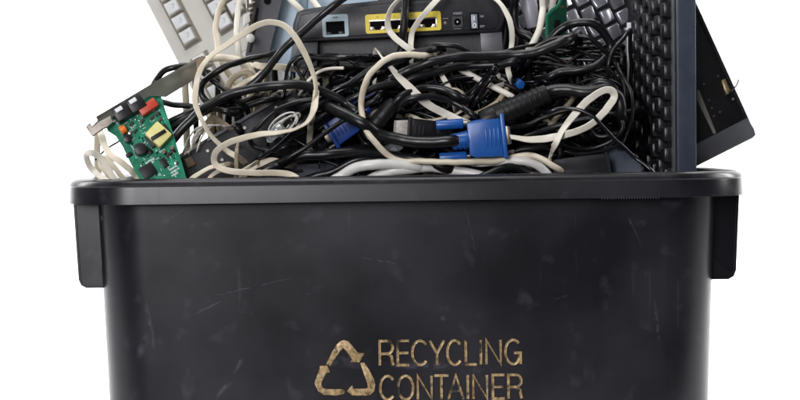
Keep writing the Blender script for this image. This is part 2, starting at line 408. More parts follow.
# ------------------------------------------------------------------ cables
def catmull(pts, sub=8):
    n = len(pts); o = []
    for i in range(n-1):
        p0 = pts[max(i-1, 0)]; p1 = pts[i]; p2 = pts[i+1]; p3 = pts[min(i+2, n-1)]
        for k in range(sub):
            t = k/sub
            o.append(.5*((2*p1)+(p2-p0)*t+(2*p0-5*p1+4*p2-p3)*t*t+(3*p1-p0-3*p2+p3)*t*t*t))
    o.append(pts[-1]); return o
def sweep(bm, pts, w, t=None, hint=Vector((0, -1, 0)), seg=10, twist=.75):
    """round (w = radius, t None) or flat (w wide, t thick) section along pts, metres"""
    if t is None: sec = [(w*math.cos(2*math.pi*k/seg), w*math.sin(2*math.pi*k/seg)) for k in range(seg)]
    else: sec = rrect(-w/2, -t/2, w/2, t/2, t*.45, 3)
    prev = None; rings = []
    for i, p in enumerate(pts):
        tg = (pts[min(i+1, len(pts)-1)]-pts[max(i-1, 0)])
        if tg.length < 1e-7: tg = Vector((1, 0, 0))
        tg.normalize()
        if t is None:
            if prev is None: prev = tg.orthogonal()
            u = prev-tg*prev.dot(tg)
        else:
            u = tg.cross(hint)
            if prev is not None:
                if u.dot(prev) < 0: u = -u
                u = u.normalized()*min(1, u.length*2)+prev*.55 if u.length > 1e-4 else prev
            u = u-tg*u.dot(tg)
        if u.length < 1e-5: u = tg.orthogonal()
        u.normalize(); v = tg.cross(u); prev = u
        if t is not None:
            an = twist*math.sin(i*.085+len(pts)); u, v = u*math.cos(an)+v*math.sin(an), v*math.cos(an)-u*math.sin(an)
        rings.append([bm.verts.new(p+u*a+v*c) for a, c in sec])
    n = len(sec)
    for i in range(len(rings)-1):
        for k in range(n): bm.faces.new((rings[i][k], rings[i][(k+1) % n], rings[i+1][(k+1) % n], rings[i+1][k]))
    bm.faces.new(rings[0][::-1]); bm.faces.new(rings[-1])
def tailpts(e, q, d):
    ux, uy = e[0]-q[0], e[1]-q[1]; L = math.hypot(ux, uy) or 1; ux /= L; uy /= L
    if e[1] < 8: return [(e[0]+ux*14, e[1]-16, d+12), (e[0]+ux*30+6, e[1]-28, d+60), (e[0]+ux*30+10, e[1]-14, d+110), (e[0]+ux*20, 60, d+140)]
    if e[1] > 170: return [(e[0]+ux*8, e[1]+16, d+8), (e[0]+ux*14, e[1]+55, d+25)]
    return [(e[0]+ux*9, e[1]+uy*9, d+22), (e[0]+ux*14, e[1]+uy*12+10, d+50), (e[0]+ux*12, max(e[1]+50, 150), d+70)]
def cable(name, label, cat, m, w, pts, d=60, t=None, tails=(1, 1), group=None, parent=None, hint=(0, -1, 0), wob=5, seg=10, twist=.75):
    pp = [(x[0], x[1], d+(x[2] if len(x) > 2 else 0)) for x in pts]
    ph = R.uniform(0, 9)
    pp = [(x, y, dd+wob*math.sin(ph+i*1.3)) for i, (x, y, dd) in enumerate(pp)]
    if tails[0]: pp = tailpts(pp[0], pp[1], pp[0][2])[::-1]+pp
    if tails[1]: pp = pp+tailpts(pp[-1], pp[-2], pp[-1][2])
    V = catmull([P(*q) for q in pp]); s = sc_at(d)*MM
    sd = R.uniform(0, 50); am = .0011 if t is None else .0008
    V = [v_+noise.noise_vector(v_*38+Vector((sd, 0, 0)))*am*1.6+noise.noise_vector(v_*95+Vector((0, sd, 0)))*am*.5 for v_ in V]
    org = V[0].copy() if parent is None else Vector((0, 0, 0))
    b = bmesh.new(); h = Vector(hint)
    if parent is not None:
        im = parent.matrix_world.inverted(); V = [im @ v for v in V]; h = im.to_3x3() @ h
    sweep(b, [v-org for v in V], w*s, None if t is None else t*s, h, seg, twist)
    q = MB(); q.bm.free(); q.bm = b
    o = q.done(name, m, parent, 60)
    if parent is None: o.location = org; tag(o, label, cat, group)
    return o
GB = 'beige and cream cords in the heap'; GK = 'black cables in the heap'

# --- beige cords, front to back
def bc(label, w, pts, d, t=None, m=BG, **k):
    if t is None: w *= .56
    else: w *= .88; t *= .62
    return cable('cord', label, 'cord', m, w, pts, d, t, group=GB, **k)
bc('beige flat cord arching from in front of the router down the left of the heap', 7, [(312, 118), (314, 105), (316, 90), (313, 72), (306, 56), (297, 40), (286, 27), (274, 22), (260, 24), (243, 33), (224, 46), (208, 59), (200, 70), (196, 86), (196, 104), (202, 121), (213, 138), (225, 149), (237, 157)], 45, 2.4, hint=(.25, -1, .1))
bc('beige flat cord looping just above the rim left of centre', 7.2, [(316, 92, 14), (315, 108), (308, 121), (296, 129), (280, 132), (262, 134), (244, 138), (228, 143), (217, 151), (214, 160), (219, 167), (232, 171), (252, 173), (275, 173), (290, 175), (299, 181)], 36, 2.6, hint=(0, -1, .5))
bc('short beige cord end standing above the loop left of centre', 4.5, [(237, 150), (236, 160), (236, 172)], 50, m=BGD, t=2)
bc('beige flat cord rising from the rim just right of the circuit board', 6, [(190, 182), (199, 174), (210, 168), (222, 166)], 50, 2.4)
bc('second beige cord rising from the rim right of the circuit board', 5, [(207, 182), (214, 174), (225, 170), (238, 172), (250, 166)], 58, 2.4)
bc('beige cord hidden behind the low loop left of centre', 9, [(246, 172), (258, 164), (270, 161), (284, 164)], 70, 3)
bc('beige flat cord hanging over the rim below the left end of the bracket', 8, [(101, 134, 18), (104, 145, 10), (110, 155), (121, 162), (131, 170), (138, 177), (147, 188), (150, 205)], 40, 3, hint=(.3, -1, .4), tails=(1, 0), twist=.15)
bc('cream cord curled over the rim at the far left of the heap', 7.4, [(122, 196, 10), (108, 168), (100, 158), (92, 153), (86, 155), (88, 163), (94, 171), (98, 175), (108, 182), (116, 196)], 42, 3.4, m=BGL, hint=(.6, -1, .2), tails=(0, 0), twist=.2)
bc('beige cord curled inside the loop at the far left', 7, [(126, 184), (119, 174), (110, 163), (103, 158), (100, 164), (106, 173), (116, 186)], 50, 3, hint=(-.5, -1, .2), tails=(0, 0), twist=.3)
bc('cream cord running down over the beige keyboard beside its keys', 5.4, [(226, -6), (219, 10), (216, 28), (217, 46), (221, 60), (232, 78), (244, 92)], 150, m=BG)
bc('cream cord running down between keyboard keys and grey metal clip', 5.2, [(241, -6), (238, 10), (237, 28), (239, 46), (240, 58), (246, 74)], 140, m=BGL)
bc('beige cord bent over the top of the tangled knot on the left', 6.5, [(198, 64), (212, 58), (228, 58), (242, 62), (250, 70), (254, 82), (252, 94), (246, 104)], 110, m=BG)
bc('beige cord making a small hoop in the left knot', 6, [(226, 92), (232, 80), (241, 73), (249, 74), (252, 82)], 100, m=BGD)
bc('beige cord crossing below the hoop in the left knot', 6, [(222, 100), (234, 90), (246, 82), (254, 78)], 96, m=BG)
bc('dark beige cord end below the left knot', 10, [(204, 128), (213, 119), (222, 123), (230, 129)], 95, 4, m=BGD)
bc('beige flat cord lying across below the router on the left', 8, [(262, 66), (280, 67), (296, 69), (312, 72)], 128, 2.6)
bc('beige flat cord slanting beside the pale blue panel low on the left', 10, [(280, 94), (294, 84), (306, 75), (318, 70)], 134, 2.6, m=BG)
bc('thin cream wire arching under the left end of the router', 3, [(305, 87), (311, 78), (320, 71), (332, 68), (345, 68)], 100, m=BGL, tails=(1, 0))
bc('cream cord crossing the pale blue panel at the top edge', 5.5, [(283, -8), (291, 1), (300, 9), (306, 16)], 200, m=BGL)
bc('cream cord dropping behind the router top near its pale blue socket', 5.5, [(306, -9), (312, 0), (318, 8), (324, 16)], 200, m=BGL)
bc('cream flat cord curling across the yellow port frame from its left half', 7, [(408, -7), (398, 1), (391, 9), (388, 20), (390, 31), (397, 40), (408, 48), (422, 55), (434, 60)], 90, 2, m=BGL, hint=(.5, -1, 0))
bc('cream flat cord sweeping down across the yellow port frame to its right half', 6.6, [(443, -7), (434, 3), (425, 13), (416, 24), (412, 34), (411, 45), (412, 58), (412, 66)], 92, 2, m=BGL, hint=(-.4, -1, 0))
bc('beige round cord making the large curve below the router and along the rim', 5.6, [(424, 56, 10), (406, 54), (390, 58), (377, 67), (367, 80), (362, 96), (361, 112), (365, 127), (372, 139), (381, 149), (392, 157), (405, 161), (425, 162), (450, 163), (475, 162), (498, 160), (522, 156), (540, 158), (556, 168)], 46, m=BG)
bc('bright cream flat strip running diagonally down to the blue plug', 9.2, [(385, 60), (393, 70), (404, 82), (417, 95), (430, 105), (446, 114), (466, 123)], 62, 1.8, m=BGL, hint=(.25, -1, .3))
bc('cream strip running down behind the small beige ring', 6.6, [(434, 62), (440, 73), (447, 85), (452, 96), (455, 106)], 82, 2.2, m=BGL)
bc('cream cord slanting down right from under the router to the ribbed plug', 5.4, [(450, 64), (463, 72), (480, 80), (497, 89), (513, 98)], 80, m=BGL)
bc('beige flat cord bent into a small ring below the router', 5.6, [(434, 91), (445, 89), (456, 89), (464, 94), (467, 102), (463, 110), (452, 116), (438, 119), (424, 121), (414, 118)], 74, 2.8, m=BG, hint=(0, -1, .8))
bc('beige cord curving down from the ribbed plug toward the small ring', 5.2, [(505, 92), (498, 101), (487, 109), (472, 115), (458, 119)], 84, m=BGD)
bc('cream flat cord hanging down past the right end of the router', 6.4, [(486, -7), (495, -1), (503, 8), (509, 19), (512, 32), (512, 44), (510, 56), (508, 68), (510, 78)], 86, 3, m=BGL, hint=(.3, -1, 0))
bc('cream cord hanging between the router and the small green board', 6.4, [(544, -8), (543, 8), (541, 22), (537, 35), (530, 48), (521, 60), (516, 68)], 100, m=BGL)
bc('thick light grey cable lying along the rim below the blue plug', 9.5, [(330, 184), (342, 175), (357, 168), (376, 164), (397, 164), (418, 168)], 50, m=GRY)
bc('light grey cable lying on the rim at the middle', 9, [(368, 182), (384, 174), (402, 170), (426, 168), (450, 170), (468, 173), (486, 180)], 56, m=GRY)
bc('light grey cable curving down to the rim under the blue plug\'s right end', 8, [(480, 163), (498, 161), (515, 160), (530, 163), (543, 170), (552, 181)], 52, m=GRY)
bc('second light grey cable tucked below the blue plug\'s right end', 7, [(492, 176), (508, 168), (522, 169), (535, 175), (542, 182)], 60, m=GRY)
bc('small beige cord end between light grey cable and black adapter', 5, [(556, 146), (552, 153), (549, 162)], 70, t=3, m=BG)
bc('small cream cord loop behind the silver ended black plug', 4.5, [(378, 127), (372, 120), (374, 113), (383, 110), (392, 114)], 78, m=BG)
bc('cream cord glimpsed at the top left beside the key columns', 5, [(256, 92), (262, 100), (276, 106), (292, 101)], 150, m=BGD)
bc('cream cord glimpsed between black cables right of centre', 6, [(500, 78), (505, 83), (497, 87)], 90, m=BGL, t=2)
bc('beige cord slanting into the dark behind the flat cream loop', 5, [(572, 100), (562, 112), (553, 122)], 95, m=BGD)
bc('beige cord slanting down left behind the cream loop', 4.6, [(535, 112), (545, 120), (556, 128)], 95, m=BGD)

# --- black cables
def kc(label, w, pts, d, m=BK, **k): return cable('cable', label, 'cable', m, w*.74, pts, d, group=GK, **k)
kc('thick black cable dropping from the top across the router\'s left end', 5.3, [(352, -8), (340, 1), (326, 12), (310, 25), (294, 39), (279, 55), (266, 70), (254, 84), (240, 94)], 78)
kc('thick black cable arching over the left half of the heap', 6.2, [(168, 146), (180, 132), (194, 117), (210, 104), (230, 93), (252, 88), (276, 86), (300, 86), (322, 92), (344, 102), (358, 112)], 60)
kc('black cable bent into a C beside the bracket end', 4.6, [(262, 56, 20), (240, 62), (222, 69), (208, 78), (202, 88), (205, 99), (216, 108), (230, 112)], 84)
kc('black cable crossing inside the C bend on the left', 4, [(206, 76), (218, 85), (230, 94), (240, 103)], 92)
kc('black cable hooping up behind the steel bracket', 4.4, [(150, 92), (155, 80), (163, 71), (174, 67), (188, 66), (204, 72)], 100)
kc('black cable passing straight behind the bracket towards the left knot', 4, [(150, 98), (165, 103), (185, 106), (206, 107), (230, 105), (255, 98)], 105)
kc('black cable crossing the white gap behind the circuit board', 6, [(150, 148), (165, 134), (182, 122), (202, 112), (226, 100)], 90)
kc('second black cable slanting behind the circuit board', 4.6, [(150, 128), (166, 124), (184, 115), (204, 108), (240, 107), (270, 100)], 98)
kc('glossy black cable lying across above the rim left of the middle', 7, [(262, 172), (280, 163), (300, 157), (326, 154), (356, 152), (388, 155), (418, 160), (446, 168)], 58, m=BK)
kc('black cable sagging between middle plug and the rim', 5, [(300, 182), (330, 172), (356, 160), (390, 158), (430, 160), (470, 170)], 66)
kc('thin black cable slanting up over the dark blue plug', 3.4, [(284, 162), (303, 149), (322, 136), (342, 121), (358, 110), (376, 99)], 52, m=BK)
kc('thin black cable slanting beside the clear coil', 3.2, [(262, 155), (280, 143), (298, 126), (316, 108), (334, 98)], 62, m=BKG)
kc('black cord looping round the clear coil', 3.4, [(286, 146), (272, 150), (256, 146), (250, 138), (258, 126), (274, 112), (300, 102), (325, 100)], 66)
kc('thick black cable rising diagonally left of the middle', 5, [(318, 118), (336, 106), (356, 96), (378, 88), (400, 82)], 66, m=BK)
kc('glossy black cable in the bundle below the router', 3, [(300, 110), (318, 98), (338, 87), (358, 78), (376, 70)], 72, m=BKG)
kc('second glossy black cable of the bundle below the router', 3, [(310, 114), (324, 103), (344, 90), (364, 80), (382, 72)], 76, m=BKG)
kc('third black cable of the bundle below the router', 3.4, [(322, 122), (335, 108), (352, 98), (376, 88), (396, 76)], 74, m=BKG)
kc('flat black cord hanging down across the yellow port frame', 5.6, [(406, -6), (405, 8), (404, 20), (403, 34), (402, 48), (398, 60)], 96, m=BKM)
kc('thick black cable running right under the router', 6.5, [(392, 78), (408, 70), (430, 62), (455, 58), (480, 56), (506, 56), (530, 54), (550, 47), (566, 40)], 66)
kc('thick black cable just below the one under the router', 6, [(400, 84), (420, 76), (445, 70), (470, 66), (496, 64), (515, 60)], 72)
kc('thin black cable arched under the router\'s middle', 3.6, [(404, 62), (418, 52), (432, 46), (448, 45), (464, 49), (478, 57)], 74)
kc('black cable wrapped over the cream cord below the router', 4.5, [(352, 82), (368, 72), (385, 64), (402, 60), (416, 52), (430, 50)], 60, m=BKM)
kc('black cable arched over the silver ended plug', 4.6, [(398, 110), (404, 102), (416, 97), (432, 96), (448, 99), (462, 106), (474, 116)], 56)
kc('glossy black cable sticking up right of the small beige ring', 3.8, [(466, 102), (472, 94), (480, 84), (488, 75), (494, 68)], 70, m=BKG)
kc('second glossy black cable beside the small beige ring', 3, [(473, 104), (480, 94), (487, 84), (494, 76)], 72, m=BKG)
kc('dark cable with a grey highlight crossing below the yellow ports', 3.4, [(430, 84), (450, 80), (476, 78), (500, 82), (520, 90)], 96)
kc('black cable arching in front of the silver keys', 5.6, [(528, 62), (538, 50), (550, 38), (563, 28), (578, 23), (593, 25), (604, 34), (610, 46), (607, 58), (596, 67), (580, 70), (562, 72), (548, 78)], 90)
kc('thin black cable arching below the thick one at the silver keys', 3.6, [(520, 62), (538, 48), (556, 39), (574, 36), (589, 38), (600, 46), (610, 56), (618, 68), (624, 84), (624, 100), (618, 116)], 84)
kc('thin black cable crossing the arch at the silver keys', 3, [(600, 92), (606, 76), (609, 62), (614, 50), (622, 40)], 88)
kc('black cable rising behind the router\'s right end', 7, [(504, -8), (508, 8), (511, 24), (510, 42)], 205)
kc('black cable curving behind the grey housing', 6, [(540, 44), (529, 36), (518, 28), (514, 8), (516, -8)], 160)
kc('thin glossy cable running down to the rim at the right', 2.8, [(548, 112), (568, 108), (588, 114), (604, 128), (620, 144), (636, 158), (652, 172)], 40, m=BKG)
kc('thin black cable coiled left of the upright keyboard', 3, [(556, 142), (572, 148), (592, 148), (610, 142), (622, 130), (620, 118), (608, 113), (596, 118), (592, 128), (600, 136), (614, 134)], 62, m=BK)
kc('second thin coil of black cable left of the upright keyboard', 2.6, [(560, 150), (580, 154), (602, 151), (620, 142), (628, 128), (624, 114), (612, 108), (600, 112)], 72, m=BK)
kc('thin black cable hanging beside the upright keyboard', 2.6, [(620, 72), (628, 86), (632, 102), (631, 120), (627, 134), (622, 146)], 66, m=BK)
kc('black cable across the lower right above the adapter', 3.4, [(510, 128), (528, 124), (546, 116), (566, 110), (590, 110), (608, 116)], 66)
kc('black adapter lead curling up from the black adapter', 4.2, [(560, 156), (561, 146), (566, 138), (574, 134), (584, 138)], 62)
kc('black cable below the ribbed plug going right', 4.6, [(520, 140), (545, 130), (572, 122), (602, 118), (632, 112)], 80)
kc('black cable passing behind the cream loop at its top', 5, [(540, 98), (560, 92), (584, 88), (600, 82), (614, 88), (620, 104)], 74)
kc('black cable running under the blue plug to the right', 5, [(430, 168), (460, 164), (494, 162), (520, 150), (548, 146)], 74)
kc('black cable sagging between the grey cables at the rim', 5.4, [(470, 184), (492, 172), (512, 167), (530, 172), (548, 184)], 46)
kc('black cable lying on the rim between the grey cables', 5.4, [(352, 184), (372, 174), (396, 167), (430, 166), (462, 168), (490, 176), (510, 184)], 72)

# --- deeper fill: the tangle the gaps show
def ymin(x):
    if x < 262: return 96 + max(0, (250-x))*.5
    if x < 292: return 90
    if x < 515: return 52
    return 40
for i in range(225):
    side = R.random(); rr = R.choice([1.4, 1.8, 2.2, 2.6, 3.1, 3.8, 4.4])
    dd = R.uniform(95, 330)
    if i < 75: rr = R.choice([1.0, 1.3, 1.6, 2.0]); dd = R.uniform(88, 135)
    cx = R.uniform(260, 640); cy = R.uniform(85, 175); rx = R.uniform(25, 110); ry = R.uniform(14, 60); rot = R.uniform(-.6, .6); a0 = R.uniform(0, 6.28); sp = R.uniform(1.6, 5.2) if i >= 75 else R.uniform(2.5, 7.5)
    if i < 75: cx = R.uniform(330, 610); cy = R.uniform(75, 150)
    pts = []
    n = 9 if i >= 75 else 13
    for k in range(n):
        a = a0+sp*k/(n-1); x = cx+rx*math.cos(a)*math.cos(rot)-ry*math.sin(a)*math.sin(rot); y = cy+rx*math.cos(a)*math.sin(rot)+ry*math.sin(a)*math.cos(rot)
        x += R.uniform(-6, 6); y += R.uniform(-4, 4)
        x = min(max(x, 238), 622); lo = ymin(x)+rr*2
        if y < lo: y = lo+(lo-y)*.12
        pts.append((x, min(y, 186), R.uniform(-16, 16)))
    mid = sum(p[0] for p in pts)/n
    where = 'left' if mid < 350 else ('middle' if mid < 500 else 'right')
    lab = {'left': 'dull black cable deep in the dark tangle on the left of the heap', 'middle': 'dull black cable deep in the dark tangle below the router', 'right': 'dull black cable deep in the dark tangle beside the upright keyboard'}[where]
    cable('cable', lab, 'cable', R.choice([BK, BKM, BKM, BKG]), rr, pts, dd, tails=(0, 0), group='dull black cables deep in the tangle, '+where, wob=3, seg=8)

# --- fine grey wires in the white gap
for k, (dx, lb) in enumerate(((0, 'leftmost'), (7, 'middle'), (13, 'rightmost'))):
    cable('wire', lb+' of three thin grey wires arching across the white gap right of the circuit board', 'wire', GRY, .9, [(184+dx, 150), (187+dx, 140), (193+dx, 131), (201+dx, 126), (212+dx, 126)], 74+4*k, group='thin grey wires by the circuit board', seg=6)
cable('wire', 'thin dark wire slanting behind the lower left of the circuit board', 'wire', BK, 1, [(95, 160), (106, 150), (117, 142), (126, 136)], 60, seg=6, tails=(0, 0))

# ------------------------------------------------------------------ circuit board
F = Frame((108, 118, 48), (155, 89, 60), (139, 179, 36))   # x along bracket, y down the board
def circuit():
    global F
    F = Frame((108, 118, 48), (152, 91, 60), (95, 70, 60))
    r = F.root('circuit_board', 'green circuit board with steel bracket leaning on the left of the rim', 'circuit board')
    L = lambda pts, h=0: F.pl(pts, h)
    q = MB(); q.prism(L([(104, 121), (112, 116), (128, 104), (152, 86), (156, 84), (161, 96), (166, 112), (173, 133), (180, 156), (188, 184), (147, 190), (139, 178), (130, 162), (123, 147), (116, 136), (108, 131)]), -1.6, 0)
    q.done('board', PCB, r)
    # traces and white print
    q = MB(); rr = random.Random(5)
    for k in range(120):
        x = rr.uniform(112, 178); y = rr.uniform(108, 178)
        if x < 108+(y-118)*.55+5 or x > 155+(y-85)*.31-2: continue
        a, c = F.px(x, y, .1); w = rr.uniform(1.2, 5); q.box((a, c, .12), (w, .55, .24), 0, rr.choice([0, math.pi/2]))
    for (x, y, w) in ((146, 163, 8), (148, 165, 6), (170, 170, 7), (171, 173, 8), (172, 176, 6), (131, 141, 3), (160, 152, 5)):
        a, c = F.px(x, y, .1)
        for j in range(int(w)): q.box((a+j*1.3, c+rr.uniform(-.2, .2), .12), (.8, rr.uniform(1.2, 2.2), .24))
    q.done('white_print', WHT, r)
    q = MB(); q2 = MB()
    for k in range(80):
        x = rr.uniform(112, 178); y = rr.uniform(108, 178)
        if x < 108+(y-118)*.55+5 or x > 155+(y-85)*.31-2: continue
        a, c = F.px(x, y, .1); (q if k % 2 else q2).box((a, c, .5), (rr.uniform(1.2, 2.8), 1.1, 1.2), .2, rr.choice([0, math.pi/2])+.5)
    q.done('chip_resistor', METAL, r, ).__setitem__('kind', 'stuff'); q2.done('chip_resistor', HOLE, r).__setitem__('kind', 'stuff')
    tr = mat('light green trace', (.04, .42, .24), .3, var=.1)
    q = MB()
    for (x0, y0, x1, y1) in ((136, 126, 130, 138), (143, 128, 140, 140), (158, 148, 172, 140), (172, 140, 176, 158), (165, 162, 180, 168), (152, 148, 168, 142), (157, 100, 168, 122), (160, 108, 170, 134), (150, 155, 160, 149), (168, 150, 174, 168)):
        A = Vector(F.px(x0, y0)); Bv = Vector(F.px(x1, y1)); m_ = (A+Bv)/2; dl = Bv-A
        q.box((m_.x, m_.y, .06), (dl.length, .8, .12), 0, math.atan2(dl.y, dl.x))
    q.done('copper_trace', tr, r)
    # bracket
    q = MB(); h = 9
    q.prism(L([(86, 127), (90, 123), (92, 127), (98, 121), (96, 117), (150, 85), (197, 58), (203, 56), (206, 60), (203, 64), (206, 69), (200, 76), (166, 97), (150, 96), (112, 117), (108, 128), (104, 129), (98, 133), (93, 137), (90, 133)], h), h, h+1, .2)
    q.done('bracket', DMETAL, r)
    q = MB(); q.prism(L([(87, 127), (90, 124), (92, 128), (99, 122), (110, 116), (113, 122), (107, 127), (103, 128), (97, 132.5), (93, 136), (90.5, 132.5)], h+1.2), h+1.1, h+1.8, .2); q.done('bracket_pale_tip', mat('pale tan steel', (.52, .46, .40), .4, metal=.5, var=.2, scale=60), r)  # paler piece laid over the bracket's left tip
    q = MB(); q.prism(L([(196, 60), (205, 56), (208, 62), (203, 72), (197, 73)], h+1.2), h+1.1, h+2, .2); q.done('bracket_tab', BRN, r)
    # two phone sockets
    ax = math.atan2(F.px(152, 91)[1]-F.px(118, 112)[1], F.px(152, 91)[0]-F.px(118, 112)[0])
    for (x, y) in ((122, 112), (136, 103.5)):
        q = MB(); a, c = F.px(x, y, 10); q.box((a, c, 6.2), (16.5, 15, 12.2), .8, ax); so = q.done('phone_socket', CASE2, r)
        q = MB(); q.box((a-1.6, c+3.6, 12.6), (8.0, 4.4, .9), .3, ax); q.done('socket_contact', WHT, so)
    q = MB(); a, c = F.px(148, 107, 8); q.box((a, c, 5.2), (20, 9.5, 10), .8, ax+.06); q.done('relay', RED, r)
    q = MB(); a, c = F.px(123, 129.5, 4); q.cyl((a-3, c, 4), (a+3, c, 4), 4.6, bev=1); q.done('capacitor', ORG, r)
    q = MB(); a, c = F.px(127.5, 139, 3); q.cyl((a, c, 0), (a, c, 7), 4.4, bev=.6); q.done('capacitor', BK, r)
    # transformer
    a, c = F.px(158.5, 135, 6); q = MB(); q.box((a, c, 5.2), (19, 21, 10), 1.5, .25); q.done('transformer', YTAPE, r)
    q = MB(); q.box((a-.5, c-1, 6), (17, 4.2, 11), .5, ax); q.box((a, c, 2), (25, 15, 4.5), .5, ax); q.done('transformer_core', BKM, r)
    q = MB(); a, c = F.px(140.5, 149.5, 5); q.cyl((a, c, 0), (a, c, 9), 6.6, bev=.8, seg=20); q.cyl((a, c, 9), (a, c, 9.6), 1.6); q.done('buzzer', CASE2, r)
    for (x, y, w_, h_) in ((148, 171, 15, 13), (164, 163, 6, 10), (129, 155, 7, 4), (150, 152, 5, 5), (173, 151, 5, 4)):
        q = MB(); a, c = F.px(x, y, 1); q.box((a, c, 1.4), (w_, h_, 2.6), .4, ax); q.done('chip', BKM, r)
    for (x, y) in ((126, 117), (131, 124), (152, 118), (157, 114), (135, 131), (168, 155), (160, 120), (142, 121)):
        q = MB(); a, c = F.px(x, y, 2); q.cyl((a-2.6, c-1, 2), (a+2.6, c+1, 2), 1.3, seg=8); q.done('diode', METAL, r)
    for (x, y, m_) in ((120, 122, PCBD), (114, 121, METAL), (130, 133, METAL), (172, 148, BRN), (164, 152, BRN), (176, 163, METAL)):
        q = MB(); a, c = F.px(x, y, 2); q.cyl((a, c, 0), (a, c, 3.5), 2.0, seg=12, bev=.4); q.done('capacitor', m_, r)
circuit()

# ------------------------------------------------------------------ router
def router():
    F = Frame((292, 42, 118), (497, 31.5, 112), (292, 0, 118))
    r = F.root('router', 'black network router with yellow port frame lying on the cables', 'router')
    L = lambda pts, h=0: F.pl(pts, h)
    out = [(292, 43), (293, 24), (297, 12), (304, 9), (330, 5.5), (360, 2.5), (400, -2), (450, -6), (484, -6), (494, -1), (501, 8), (504, 16), (503, 25), (498, 32)]
    q = MB(); q.prism(L(out), -150, 0, 2.2); q.done('body', CASE, r, 30)
    ins = [(297, 39.5), (298, 24), (301, 14.5), (330, 10), (360, 7), (400, 3), (450, -1), (483, -1), (492, 4), (498, 11), (499.5, 17), (498.5, 24), (495, 29)]
    q = MB(); q.prism(L(ins), -1, 1.3, 1.0); q.done('port_panel', CASE, r, 30)
    for o_ in ([(291.5, 43), (318, 41.8), (317, 66), (293, 69)], [(480, 33), (502, 31.8), (503.5, 55), (481, 56)]):
        q = MB(); q.prism(L(o_), -60, -2, 1.5); q.done('foot', DGREY, r)
    q = MB(); q.prism(L([(318, 41.5), (481, 33), (481, 55), (318, 64)]), -148, -22); q.done('underside', CASE2, r)
    # pale blue socket
    def rr_(x0, y0, x1, y1, rad, h=0):
        a = F.px(x0, y1, h); b = F.px(x1, y0, h)
        return rrect(a[0], a[1], b[0], b[1], rad)
    q = MB(); q.ring(rr_(323, 14, 348, 37.6, 2.5), rr_(326.5, 21, 344.5, 35, .3), .8, 3); fr = q.done('socket_frame', PBLU, r)
    q = MB(); q.box((*F.px(335.5, 28), 1.0), (19, 15.5, 1), 0); q.done('socket', HOLE, r)
    q = MB()
    for s in (-1, 1): a, c = F.px(335.5, 33.2); q.box((a+s*6.3, c, 2.0), (5.2, 2.8, 1.4), .1)
    a, c = F.px(335.5, 17.5); q.done('socket_lip', CASE2, r)
    q = MB(); q.box((a, c, 3.1), (5.5, 1.1, .3), 0); q.done('printed_mark', PCBD, r)
    # yellow frame over four sockets, following the tilt of the panel
    q = MB(); q.ring(rr_(366, 11, 440.6, 34, 2.5), rr_(369.8, 17, 436.4, 30.6, .3), .8, 3.2); q.done('port_frame', YEL, r)
    q = MB(); A = F.px(369.8, 30.6); Bv = F.px(436.4, 17)
    w = (Bv[0]-A[0])/4; cy = (A[1]+Bv[1])/2
    for k in range(5): q.box((A[0]+w*k, cy, 2.0), (1.7, Bv[1]-A[1], 1.7), .1)
    q.box(((A[0]+Bv[0])/2, Bv[1]-.8, 2.0), (Bv[0]-A[0], 1.6, 1.75), .1)
    for k in range(4):
        cx = A[0]+w*(k+.5)
        for s in (-1, 1): q.box((cx+s*w*.36, A[1]+1.8, 1.8), (w*.27, 3.6, 1.5), .1); q.box((cx+s*w*.27, A[1]+.7, 1.7), (w*.2, 1.6, 1.4), .1)
    q.done('socket_shield', METAL, r)
    for k in range(4):
        q = MB(); q.box((A[0]+w*(k+.5), cy, 1.2), (w-1.2, Bv[1]-A[1], .6)); q.done('socket', HOLE, r)
    q = MB()
    for k in range(4):
        a = A[0]+w*(k+.5); q.box((a, Bv[1]+3, 3.3), (1, 1.6, .2))
    q.done('printed_mark', mat('dark print', (.25, .18, .02), .6), r)
    # reset hole, power jack, switch
    a, c = F.px(445, 20); q = MB(); q.cyl((a, c-3, .8), (a, c-3, 1.9), 1.6); q.done('reset_button', ORG if False else BRN, r)
    a, c = F.px(457.5, 22); q = MB(); q.ring(rrect(a-5.4, c-5.6, a+5.4, c+5.6, .8), [(a+3.8*math.cos(math.radians(45*0+t_)), c+3.8*math.sin(math.radians(t_))) for t_ in [k*18 for k in range(20)]], .8, 2.4); q.done('power_jack', CASE2, r)
    q = MB(); q.cyl((a, c, .9), (a, c, 1.5), 4.1, seg=20); q.done('jack_hole', HOLE, r); q = MB(); q.cyl((a, c, .9), (a, c, 2.6), .8); q.done('jack_pin', METAL, r)
    a, c = F.px(474.3, 21.5); q = MB(); q.ring(rrect(a-4.6, c-9, a+4.6, c+9, .8), rrect(a-3.4, c-7.6, a+3.4, c+7.6, .4), .8, 2.3); q.done('switch_frame', HOLE, r)
    q = MB(); q.box((a, c, 1.9), (6.6, 15, 1.6), .4); sw = q.done('power_switch', mat('grey rocker', (.2, .22, .26), .35), r)
    q = MB(); q.box((a, c+3.4, 2.8), (1.2, 5, .3)); q.ring([(a+2.2*math.cos(t_*.5236), c-4.2+2.6*math.sin(t_*.5236)) for t_ in range(12)], [(a+1.2*math.cos(t_*.5236), c-4.2+1.6*math.sin(t_*.5236)) for t_ in range(12)], 2.6, 2.95)
    q.done('switch_mark', WHT, sw)
